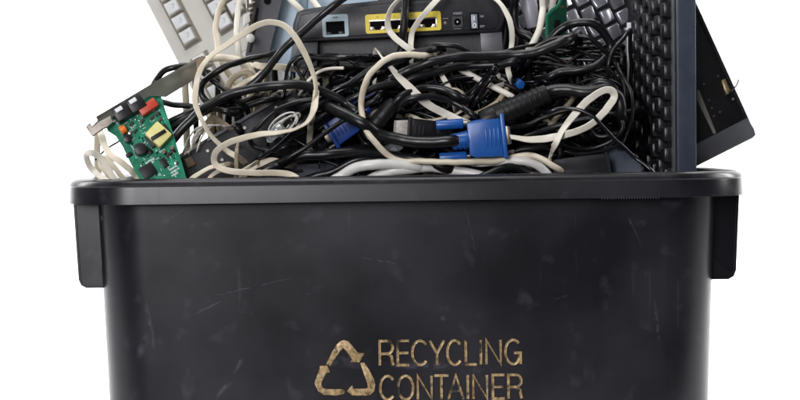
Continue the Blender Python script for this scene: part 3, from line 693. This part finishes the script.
    GL = {'P': [((0, 0), (0, 1)), ((0, 1), (1, 1)), ((1, 1), (1, .5)), ((1, .5), (0, .5))], 'O': [((0, 0), (0, 1)), ((0, 1), (1, 1)), ((1, 1), (1, 0)), ((1, 0), (0, 0))], 'W': [((0, 1), (.25, 0)), ((.25, 0), (.5, .7)), ((.5, .7), (.75, 0)), ((.75, 0), (1, 1))],
          'E': [((0, 0), (0, 1)), ((0, 1), (1, 1)), ((0, .5), (.8, .5)), ((0, 0), (1, 0))], 'R': [((0, 0), (0, 1)), ((0, 1), (1, 1)), ((1, 1), (1, .5)), ((1, .5), (0, .5)), ((.5, .5), (1, 0))], 'N': [((0, 0), (0, 1)), ((0, 1), (1, 0)), ((1, 0), (1, 1))], 'F': [((0, 0), (0, 1)), ((0, 1), (1, 1)), ((0, .5), (.8, .5))]}
    def word(wd, px, py, hgt, wid):
        q = MB()
        x, y = F.px(px, py)
        for ch in wd:
            for (a0, b0), (a1, b1) in GL[ch]:
                p0 = Vector((x+a0*wid, y+b0*hgt)); p1 = Vector((x+a1*wid, y+b1*hgt)); m_ = (p0+p1)/2; dl = p1-p0
                q.box((m_.x, m_.y, 1.4), (dl.length+.35, .42, .3), 0, math.atan2(dl.y, dl.x))
            x += wid*1.5
        q.done('printed_word', mat('grey print', (.30, .30, .33), .6), r)
    word('POWER', 453.5, 14.6, 1.9, 1.25); word('ON', 480.5, 17.2, 1.7, 1.2); word('OFF', 480.3, 27.3, 1.7, 1.1)
    for a_ in (((*F.px(457.5, 28.8), 1.4), (8, .5, .3)), ((*F.px(445.5, 18.6), 1.4), (6, .5, .3)), ((*F.px(405, 8.2), 1.4), (11, 1.0, .3))):
        q = MB(); q.box(*a_); q.done('printed_mark', MATS['grey print'], r)
router()

# ------------------------------------------------------------------ keyboards
def key_mesh(name, w, h, z, m, taper=.28, bev=1.2):
    q = MB(); q.box((0, 0, z/2), (w, h, z), bev, taper=taper); o = q.done(name, m, None, 40)
    me = o.data; bpy.data.objects.remove(o); return me
def addkey(me, parent, x, y, z=0, tilt=None, name='key'):
    o = bpy.data.objects.new(name, me); COL.objects.link(o); o.parent = parent; o.location = (x*MM, y*MM, z*MM)
    if tilt: o.rotation_euler = tilt
    return o
def beige_keyboard():
    F = Frame((145, 0, 300), (176, 60, 276), (234, -46, 283))
    r = F.root('keyboard', 'beige desktop keyboard with pale grey keys leaning at the upper left', 'keyboard', 'keyboards in the heap')
    x0, x1, W = -210, 215, 150
    q = MB(); q.box(((x0+x1)/2, W/2, -9), (x1-x0, W, 18), 3); q.done('case', KBG, r)
    k0 = F.px(182, 23); n0 = F.px(225.5, 23)
    step = 19.6
    groups = []          # (first key x, y, number of keys)
    yf = k0[1]; xf = k0[0]
    groups += [(xf+step, yf, 4), (xf-4.6*step, yf, 4), (xf-9.2*step, yf, 4), (xf+step*2.65, yf, 3)]
    for j in range(5): groups.append((n0[0]-(0, 8, 3, 10, 0)[j], n0[1]+step*j, 13 if j < 4 else 9))
    for j in range(2): groups.append((n0[0]+step*4.6, n0[1]+step*(j+.4), 3))
    groups[0] = (xf+step, yf, 4); groups[1] = (xf-step*3.6, yf, 4); groups[2] = (xf-step*8.2, yf, 4); groups[3] = (xf+step*4.75, yf, 3)
    base = key_mesh('key', 19.0, 19.0, 7.5, KSHADE, .16, .8); cap = key_mesh('key_cap', 15.4, 15.4, 2.4, KCAP, .10, .9)
    marks = []
    q = MB()
    for gx, gy, n in groups:
        n = min(n, int((gx-x0-14)/step)+1)
        q.box((gx-(n-1)*step/2, gy, -.6), (n*step+3, step+3, 2.2), .4)
        for k in range(n): marks.append((gx-k*step, gy))
    q.done('key_gap_shade', mat('painted key gap shade', (.17, .155, .13), .6), r)['kind'] = 'stuff'  # dark boxes standing in for the shade in the gaps round the keys
    for (x, y) in marks[:99]:
        b = addkey(base, r, x, y, .4); addkey(cap, b, 0, 0, 6.4, name='key_cap')
    q = MB()
    for (x, y) in marks:
        g = R.uniform(2, 3.4)
        q.box((x-2, y+2.2, 9.3), (.6, g, .3)); q.box((x-.6, y+2.6, 9.3), (2.4, .6, .3)); q.box((x+1.6, y+1.2, 9.3), (.6, 2.4, .3))
    q.done('key_legend', KMARK, r)['kind'] = 'stuff'
    q = MB(); a, c = F.px(229, 43); q.box((a, c, .2), (7, 11, .8), .2); q.done('indicator_window', KSHADE, r)
    q = MB(); q.box((a+1, c+.5, .7), (4, 8, .6), .2); q.done('indicator_light', KBG, r)
beige_keyboard()

def silver_keyboard():
    F = Frame((572, 17, 250), (581, 35, 250), (589, 9, 258))
    r = F.root('laptop', 'old laptop body with worn silver keys behind the black cables', 'laptop')
    q = MB(); q.box((10, 25, -9), (300, 175, 16), 3); q.done('case', KBLK, r)
    me = key_mesh('key', 16.4, 16.4, 4, KSIL, .14, 1.2)
    st = [0, 4, -8, 0, 5, -3, 6, 2]
    for j in range(-3, 6):
        off = st[(j+3) % 8]
        for k in range(-5, 7):
            addkey(me, r, k*19.3+off, j*19.3, -1, (R.gauss(0, .16), R.gauss(0, .16), 0))
    for o in [c for c in r.children if c.name.startswith('key')][100:]: bpy.data.objects.remove(o)
silver_keyboard()

def upright_keyboard():
    # stands on its short end: x axis runs away from the camera to the left, y axis up
    O = P(677, 200, 72); e = bpy.data.objects.new('keyboard', None); COL.objects.link(e)
    ey = Vector((.006, 0, 1)).normalized(); ex = Vector((-.215, .977, 0)); ex = (ex-ey*ex.dot(ey)).normalized(); ez = ex.cross(ey)
    if ez.x > 0: pass
    m = Matrix((ex, ey, ez)).transposed().to_4x4(); m.translation = O; e.matrix_world = m
    sgn = 1 if ez.x < 0 else -1
    tag(e, 'black keyboard standing on end with its slate blue edge toward the viewer', 'keyboard', 'keyboards in the heap')
    q = MB(); q.box((80, 110, -sgn*9.5), (158, 380, 19), 2); q.done('case', CASE2, e)
    q = MB(); q.box((-1.2, 110, -sgn*10), (5, 381, 21.5), 2.4); q.done('front_edge', SLATE, e)
    q = MB(); q.box((6, 110, sgn*1.2), (7, 360, 2.4), .6); q.done('front_lip', DGREY, e)
    me1 = key_mesh('key', 16.2, 17.6, 9.5, KBLK, .22, 1.0)
    rows = [0, 9.5, 5, 14, 2, 8, 0]
    for j in range(6):
        for k in range(13):
            o = addkey(me1, e, 17+j*19.0, -18+k*21.5+rows[j], .2*sgn, (0 if sgn > 0 else math.pi, 0, 0))
    # white strips painted in for glints on the far key caps' edges
    for (yc, ln) in ((150, 80), (232, 26), (262, 26)):
        q = MB(); q.box((135, yc, sgn*5), (3, ln, 7), .8); q.done('metal_or_glint_strip', WHT, e)
upright_keyboard()

def black_unit():
    F = Frame((690, 167, 235), (754, 134, 235), (634, 58, 250))
    r = F.root('disc_drive', 'flat black drive case leaning outside the upright keyboard at the right', 'disc drive')
    L = lambda pts, h=0: F.pl(pts, h)
    q = MB(); q.prism(L([(752, 126), (755, 134), (640, 192), (600, 70), (662, -40), (676, -40)][:0] or [(753, 127), (754, 136), (690, 168), (640, 190), (610, 60), (668, -48), (675, -45)]), -14, -1, 1); q.done('case', CASE2, r, 25)
    q = MB(); q.prism(L([(747, 118), (754, 129), (755.5, 135), (753, 138), (697, 166), (660, 184), (655, 162), (697, 144)]), -2, 4, 1.5); q.done('front_bar', mat('grey bezel plastic', (.11, .112, .125), .35, var=.08), r, 25)
    q = MB(); q.prism(L([(697, 90), (699, 90), (716, 133), (713.5, 134), (697, 100)]), -1, .6); q.done('metal_or_glint_strip', METAL, r)
    q = MB(); q.prism(L([(695, 2), (699, 10), (751, 124), (748, 125), (690, -2)]), -1.2, 2.5, .5); q.done('side_rail', CASE2, r)
    q = MB(); q.prism(L([(721, 81), (725, 79), (730.5, 92), (726, 95)]), -1, 2.8, .4); q.done('connector', GOLDM, r)
    for x, y in ((709, 100), (712, 108), (714, 116), (733, 99), (718, 76), (720, 112), (704, 84)):
        q = MB(); a, c = F.px(x, y); q.cyl((a, c, -1), (a, c, .5), 1.3, seg=10); q.done('screw', METAL if x == 733 else DGREY, r)
    cable('wire_stub', None, None, BK, .8, [(729, 92), (733, 89), (737, 85), (739, 79)], 228, tails=(0, 0), parent=r, wob=0, seg=6)
black_unit()

# ------------------------------------------------------------------ other scrap
def drive_tray():
    F = Frame((180, 154, 92), (246, 116, 105), (160, 120, 96))
    r = F.root('drive_tray', 'black metal drive tray with round screws slanting right of circuit board', 'drive tray')
    L = lambda pts, h=0: F.pl(pts, h)
    q = MB(); q.prism(L([(176, 157), (181, 153), (246, 116), (292, 90), (318, 112), (322, 150), (250, 215), (190, 215), (186, 180)]), -26, 0, .6); q.done('tray_plate', CASE2, r, 25)
    q = MB(); q.prism(L([(176, 158), (181, 153), (205, 139.5), (206, 141.5), (180, 159)], 1), 0, 2, .3); q.done('metal_edge', METAL, r)
    q = MB(); q.prism(L([(206, 139), (246, 116), (290, 91), (292, 93), (247, 119), (208, 142)], 1), 0, 3, .3); q.done('raised_edge', DGREY, r)
    for x, y in ((207.6, 151), (244.5, 128), (276, 108), (222, 160)):
        q = MB(); a, c = F.px(x, y); q.cyl((a, c, 0), (a, c, 1.6), 2.2, 1.7, seg=14); q.done('screw', METAL, r)
    q = MB(); q.prism(L([(184, 160), (191, 157), (196, 165), (188, 169)]), 0, 4, .5); q.done('connector', BRN, r)
drive_tray()

def grey_device():
    F = Frame((246, 52, 205), (270, 46, 208), (256, 0, 210))
    r = F.root('hard_drive', 'dark grey flat drive standing beside silver clip at upper left', 'hard drive')
    L = lambda pts, h=0: F.pl(pts, h)
    q = MB(); q.prism(L([(260, -40), (288, -40), (282, 0), (271, 45), (266, 72), (243, 78), (246, 52), (255, 0)]), -18, 0, 1); q.done('case', DGREY, r, 25)
    q = MB(); a, c = F.px(267.5, 1); q.cyl((a, c, 0), (a, c, .8), 4, seg=20); q.done('screw_recess', HOLE, r)
    q = MB(); q.prism(L([(256, 8), (259, 8), (251, 52), (248, 52)]), 0, 2, .3); q.done('edge_rail', BKM, r)
    F2 = Frame((243, 28, 190), (252, 26, 192), (247, 0, 194))
    r2 = F2.root('metal_clip', 'shiny silver metal clip hanging between beige keyboard and grey drive', 'metal clip')
    L2 = lambda pts, h=0: F2.pl(pts, h)
    q = MB(); q.prism(L2([(246, -12), (259, -10), (257, 6), (254, 14), (252, 25), (249, 28), (248, 15), (246, 8)]), -2, 0, .5); q.prism(L2([(249, -8), (256, -6), (253, 6), (249, 4)]), 0, 3, .8)
    for x, y in ((251, 9), (250, 14), (253, 3)): a, c = F2.px(x, y); q.ell((a, c, 1.5), (2.6, 2, 2))
    q.done('clip_plate', METAL, r2)
    q = MB(); q.prism(L2([(243.5, 15), (249, 12), (250, 22), (243, 27)]), -1, 4, .8); q.done('clip_jaw', GRY, r2)
    q = MB(); a, c = F2.px(251, 38); q.ell((a, c, -2), (4.5, 5, 3)); q.done('rivet', GRY, r2)
grey_device()

def pale_panel():
    F = Frame((270, 90, 232), (350, 88, 232), (280, 0, 240))
    r = F.root('steel_sheet', 'pale blue grey steel sheet standing behind the router\'s left end', 'metal panel')
    L = lambda pts, h=0: F.pl(pts, h)
    q = MB(); q.prism(L([(288, -46), (420, -60), (420, 90), (330, 108), (262, 110), (270, 45), (279, 0)]), -6, 0, .8); q.done('panel_sheet', PALEB, r, 25)
    q = MB(); q.prism(L([(303, -50), (312, -50), (306, 20), (296, 60), (290, 60), (298, 16)]), 0, 3, .8); q.done('folded_edge', mat('blue grey metal', (.16, .24, .30), .4), r)
pale_panel()

def back_boxes():
    F = Frame((330, 170, 345), (520, 168, 345), (330, 0, 352))
    r = F.root('added_back_panel', 'added black panel upright behind the router and cables, closing the white gaps', 'added panel')  # added occluder, stops the white backdrop showing through the heap
    q = MB(); L = F.pl
    q.prism(L([(305, 240), (560, 240), (560, 20), (500, -20), (420, -30), (330, 6), (318, 60)]), -12, 0, 2); q.done('panel_sheet', CASE2, r, 25)
    q = MB(); q.prism(L([(340, 200), (540, 200), (540, 60), (350, 60)]), 0, 4, 2); q.done('panel_bulge', CASE2, r, 25)
    F = Frame((560, 62, 175), (562, 0, 175), (548, 62, 163))
    r = F.root('circuit_card', 'narrow dark green circuit card standing on edge right of the cream cord', 'circuit card')
    G = Frame((547, 62, 160), (565, 62, 172), (547, 0, 160))
    r.matrix_world = G.m
    q = MB(); q.prism(G.pl([(547, 80), (547, 15), (551, 10), (558, 5), (564, -6), (567, -6), (566, 80)]), -1.6, 0); q.done('board', PCBD, r)
    q = MB(); q.prism(G.pl([(546.4, 70), (546.4, 15), (551, 9.5), (558, 4.5), (564, -8), (566, -7), (559, 7), (552, 12), (548.2, 16), (548.2, 70)]), -2.0, .5); q.done('board_edge', mat('bright green edge', (.03, .22, .13), .35), r)
    q = MB()
    for x, y, w in ((556, 24, 6), (557, 36, 8), (556, 48, 6)): a, c = G.px(x, y); q.box((a, c, 1.4), (w, 9, 2.6), .4)
    q.done('chip', BKM, r)
    q = MB(); a, c = G.px(562, 7); q.cyl((a, c, 0), (a, c, 1.5), 1.7); q.done('solder_pad', GOLDM, r)
    F = Frame((528, 30, 190), (536, 26, 190), (520, 0, 190))
    r = F.root('plug_housing', 'smooth grey plastic housing between router and small green card', 'plug housing')
    q = MB(); a, c = F.px(527, -6); b2 = F.px(533, 29)
    q.cyl((a, c, 0), (b2[0], b2[1], 4), 10, 7.2, seg=24, bev=2.5); q.done('shell', mat('mid grey plastic', (.34, .33, .37), .35, var=.06), r)
    q = MB(); q.cyl((b2[0], b2[1], 4), (b2[0]+2, b2[1]-16, 2), 4.6, 3.6, seg=16, bev=.6); q.done('strain_relief', BKM, r)
    # black box under cables at left middle of rim
    F = Frame((292, 182, 84), (340, 180, 84), (292, 150, 96))
    r = F.root('power_adapter', 'dark grey flat adapter lying under the glossy black cable left of middle', 'power adapter', 'power adapters')
    q = MB(); a, c = F.px(316, 178); q.box((a, c, -10), (52, 34, 22), 4, .04); q.done('case', mat('blue grey plastic', (.06, .065, .08), .42, bump=.1), r)
    q = MB(); q.cyl((a-26, c+6, -8), (a-38, c+8, -8), 4.5, 3.2); q.done('strain_relief', BKM, r)
    # curved black shell behind
    F = Frame((290, 150, 105), (330, 146, 105), (290, 130, 112))
    r = F.root('mouse', 'rounded black computer mouse half buried below the dark blue plug', 'mouse')
    q = MB(); a, c = F.px(307, 150); q.ell((a, c, -14), (31, 16, 18)); q.done('shell', CASE, r)
    q = MB(); q.box((a+2, c+3, 3), (1.2, 18, 3), .3, 1.2); q.done('button_gap', HOLE, r)
    # adapter at the right
    F = Frame((553, 176, 52), (612, 172, 52), (553, 150, 62))
    r = F.root('power_adapter', 'black power adapter resting behind the rim left of the upright keyboard', 'power adapter', 'power adapters')
    q = MB(); a, c = F.px(582, 168); q.box((a, c-8, -14), (60, 44, 30), 4.5, .06); q.done('case', CASE, r)
    q = MB(); a, c = F.px(582, 161); q.box((a+1, c-10, 1.4), (50, 22, 1.2), .5, .06); q.done('label_recess', CASE2, r)
    q = MB(); a, c = F.px(561, 150); q.cyl((a, c-4, -8), (a+1, c+10, -8), 5, 3.8, bev=.5); q.done('strain_relief', BKM, r)
    F = Frame((612, 178, 70), (640, 176, 60), (606, 146, 84))
    r = F.root('plastic_cover', 'dark blue grey plastic cover standing between adapter and upright keyboard', 'plastic cover')
    q = MB(); q.prism(F.pl([(604, 146), (622, 144), (640, 160), (646, 200), (612, 200)]), -4, 0, 1); q.done('cover_plate', mat('night blue plastic', (.035, .045, .065), .35), r)
    q = MB(); q.prism(F.pl([(604, 146), (607, 146), (615, 200), (612, 200)]), 0, 3, .8); q.done('cover_edge', SLATE, r)
back_boxes()

# ------------------------------------------------------------------ monitor plugs
def vga(F, label, m, s=1, lead=None, leadd=60, shell_m=METAL, hood=(37, 42), name='monitor_cable', w=6.4, screws=True, shell=(6.5, .24)):
    r = F.root(name, label, 'monitor cable', 'cables with monitor plugs')
    a, h = hood
    q = MB(); q.prism([(0, -h*.40), (6, -h*.46), (a-3, -h*.50), (a-3, h*.50), (6, h*.44), (0, h*.38)], -8*s, 8*s, 2.2); q.done('connector_hood', m, r, 30)
    q = MB(); q.box((a-1, 0, 0), (4.5, h*1.1, 18*s), 1); q.done('front_flange', m, r)
    q = MB(); q.cyl((-17, -1, 0), (1, 0, 0), 8.2*s, 9.2*s, seg=20, bev=1)
    q.done('cable_boot', m, r)
    q = MB()
    for k in range(4): q.box((a*.50+k*4.2, 0, 8.0*s), (1.5, h*.42, 1.8), .5)
    for k in range(3): q.cyl((-14+k*4.5, -1, 0), (-12+k*4.5, -1, 0), 8.9*s, 8.9*s, seg=20, bev=.4)
    q.done('grip_ridge', m, r)
    q = MB(); q.prism([(a+1, -h*shell[1]), (a+shell[0], -h*shell[1]*.9), (a+shell[0], h*shell[1]*.9), (a+1, h*shell[1])], -5, 5, 1); q.done('metal_shell', shell_m, r)
    if screws:
        for sg in (-1, 1):
            q = MB(); y = sg*h*.40
            q.cyl((-31, y+1, -3 if sg < 0 else 0), (-3, y, -3 if sg < 0 else 0), 5.2*s, 5.2*s, seg=18, bev=1.0); q.done('thumbscrew', m, r)
            q = MB(); q.cyl((a+1, y, 0), (a+8, y, 0), 1.8, seg=8); q.done('screw_tip', METAL, r)
            q = MB(); q.cyl((-4, y, -3 if sg < 0 else 0), (1, y, -3 if sg < 0 else 0), 2.6, seg=12); q.done('screw_shaft', METAL, r)
    if lead: cable('lead', None, None, BK, w, lead, leadd, parent=r, tails=(1, 0))
    return r
F = Frame((468, 139.5, 48), (506, 135.5, 48), (468, 115, 48))
vga(F, 'bright blue monitor plug with metal collar lying across the cables above the rim', BLUE, 1, [(300, 104, 30), (320, 104, 26), (342, 112, 14), (362, 124), (380, 134), (402, 140), (425, 142), (448, 141), (456, 141)], 46, hood=(37.5, 42), w=6.2)
F = Frame((357, 118, 88), (326, 137, 88), (365, 134, 88))
vga(F, 'deep blue monitor plug half hidden left of the large beige curve', BLUED, .9, None, hood=(33, 30), screws=True)
F = Frame((436, 132, 66), (402, 130, 56), (436, 150, 66))
vga(F, 'black monitor plug with bare metal end left of the bright blue plug', CASE2, .9, None, hood=(31, 25), screws=False, shell_m=mat('bright steel', (.62, .58, .52), .3, metal=.25, var=.3, scale=160), shell=(13, .42))
# ribbed thick plug
def ribbed(F, label, L, r0, r1, lead, ld, lw):
    r = F.root('power_cable', label, 'power cable', 'power cables with moulded plugs')
    q = MB(); q.cyl((0, 0, 0), (L, 0, 0), r0, r1, seg=22, bev=1.5); q.cyl((-16, 0, 0), (1, 0, 0), r0*.92, r0, seg=22, bev=1.5); q.done('plug', BKM, r)
    q = MB()
    for k in range(8): x = 8+k*(L-12)/8; rr_ = r0+(r1-r0)*x/L; q.cyl((x, 0, 0), (x+1.8, 0, 0), rr_+1.0, seg=22, bev=.4)
    q.done('strain_relief_rib', BKM, r)
    if lead: cable('lead', None, None, BK, lw, lead, ld, parent=r, tails=(0, 1))
    return r
ribbed(Frame((496, 116, 52), (548, 93, 52), (490, 100, 52)), 'thick black ribbed plug slanting above the bright blue plug', 58, 12.5, 9.5, [(540, 96), (552, 91), (566, 90), (584, 92), (604, 90), (618, 97), (622, 114)], 52, 6)
ribbed(Frame((380, 119, 60), (399, 96, 60), (367, 107, 60)), 'short black barrel plug leaning over the metal end of the black monitor plug', 24, 9, 6.5, [(396, 103), (402, 96), (412, 90), (426, 87), (444, 90), (460, 98)], 60, 4)

# flat cream loop coming out of the blue plug
bc('cream flat cord looping out right of the bright blue plug', 8.4, [(511, 137), (526, 139), (543, 139), (560, 136), (577, 131), (593, 122), (606, 110), (613, 98), (611, 91), (603, 91), (592, 98), (580, 108), (570, 119), (562, 131), (556, 143)], 40, 2.4, m=BGL, hint=(.15, -1, .35), tails=(0, 1))

def rj45(F, label, m=CLEAR):
    r = F.root('network_plug', label, 'network plug', 'clear network plugs')
    q = MB(); q.box((10, 0, 0), (21, 11, 8), .6); q.done('plug_body', m, r)
    q = MB(); q.box((8, 0, 5.4), (15, 5, 1), .2); q.done('latch', m, r)
    q = MB()
    for k in range(8): q.box((17, -3.9+k*1.1, -1), (5, .5, 5), 0)
    q.done('contact', GOLDM, r)
rj45(Frame((268, 138, 60), (284, 126, 54), (262, 130, 60)), 'clear network plug tucked behind the low beige loop')
rj45(Frame((386, 152, 74), (392, 148, 70), (384, 146, 70)), 'clear network plug beside the short black barrel plug')
# coil of clear fine wire
def coil():
    F = Frame((284, 126, 70), (300, 113, 66), (276, 116, 70)); r = F.root('wire_coil', 'small coil of clear and silver wires above the low beige loop', 'wire coil')
    rr = random.Random(3)
    for k in range(9):
        b = bmesh.new(); pts = []
        ox, oy, ax, ay, ph = rr.uniform(-5, 5), rr.uniform(-2, 2), rr.uniform(13, 21), rr.uniform(4, 9), rr.uniform(0, 6)
        for j in range(30):
            a = ph+j*.2; pts.append(Vector((ox+ax*math.cos(a), oy+ay*math.sin(a), 3*math.sin(a*1.7+k)+k*.9))*MM)
        sweep(b, pts, rr.uniform(.5, 1.0)*MM, seg=6); q = MB(); q.bm.free(); q.bm = b; q.done('wire', GRY if k % 3 else METAL, r, 60)
coil()
q = MB(); Fs = Frame((520, 84, 86), (526, 80, 86), (516, 78, 84)); rs = Fs.root('audio_plug', 'small round blue audio plug glimpsed under the router\'s right end', 'audio plug')
q.cyl((0, 0, -8), (0, 0, 4), 5, 4.6, seg=20, bev=1); q.done('plug_cap', BLUE, rs)
q = MB(); q.cyl((0, 0, -26), (0, 0, -8), 4.2, seg=16); q.done('plug_sleeve', BKM, rs)

# ------------------------------------------------------------------ light
w = bpy.data.worlds.new('World'); sc.world = w; w.use_nodes = True
w.node_tree.nodes['Background'].inputs['Color'].default_value = (.93, .96, 1, 1)
w.node_tree.nodes['Background'].inputs['Strength'].default_value = .05
def area(name, loc, target, sx, sy, energy, col=(1, 1, 1)):
    l = bpy.data.lights.new(name, 'AREA'); l.shape = 'RECTANGLE'; l.size = sx; l.size_y = sy; l.energy = energy; l.color = col
    o = bpy.data.objects.new(name, l); COL.objects.link(o); o.location = loc
    o.rotation_euler = (Vector(target)-Vector(loc)).to_track_quat('-Z', 'Y').to_euler(); return o
area('backdrop_lamp', (-1.9, 1.0, 1.2), (-.3, 2.6, .2), .8, 1.2, 70)
area('backdrop_lamp', (1.9, 1.0, 1.2), (.3, 2.6, .2), .8, 1.2, 70)
area('floor_lamp', (0, 1.4, 2.2), (0, 1.9, -.33), 2.4, .8, 48)
area('added_top_fill', (-.2, -.3, 1.7), (0, .2, 0), 1.0, .6, 15)  # fill from above, added with no known source
area('left_softbox', (-1.0, -2.25, .62), (0, .1, -.05), .7, 1.2, 38, (.97, .97, 1))
area('added_front_fill', (-.62, -2.75, .50), (0, 0, -.05), 1.0, .8, 17, (.97, .96, 1))  # weak fill added to lift the sheen on the container's front
area('right_softbox', (1.7, .1, .7), (0, .1, 0), .35, 1.0, 10)
sc.view_settings.view_transform = 'Standard'; sc.view_settings.look = 'None'; sc.view_settings.exposure = 0; sc.view_settings.gamma = 1
sc.cycles.max_bounces = 8
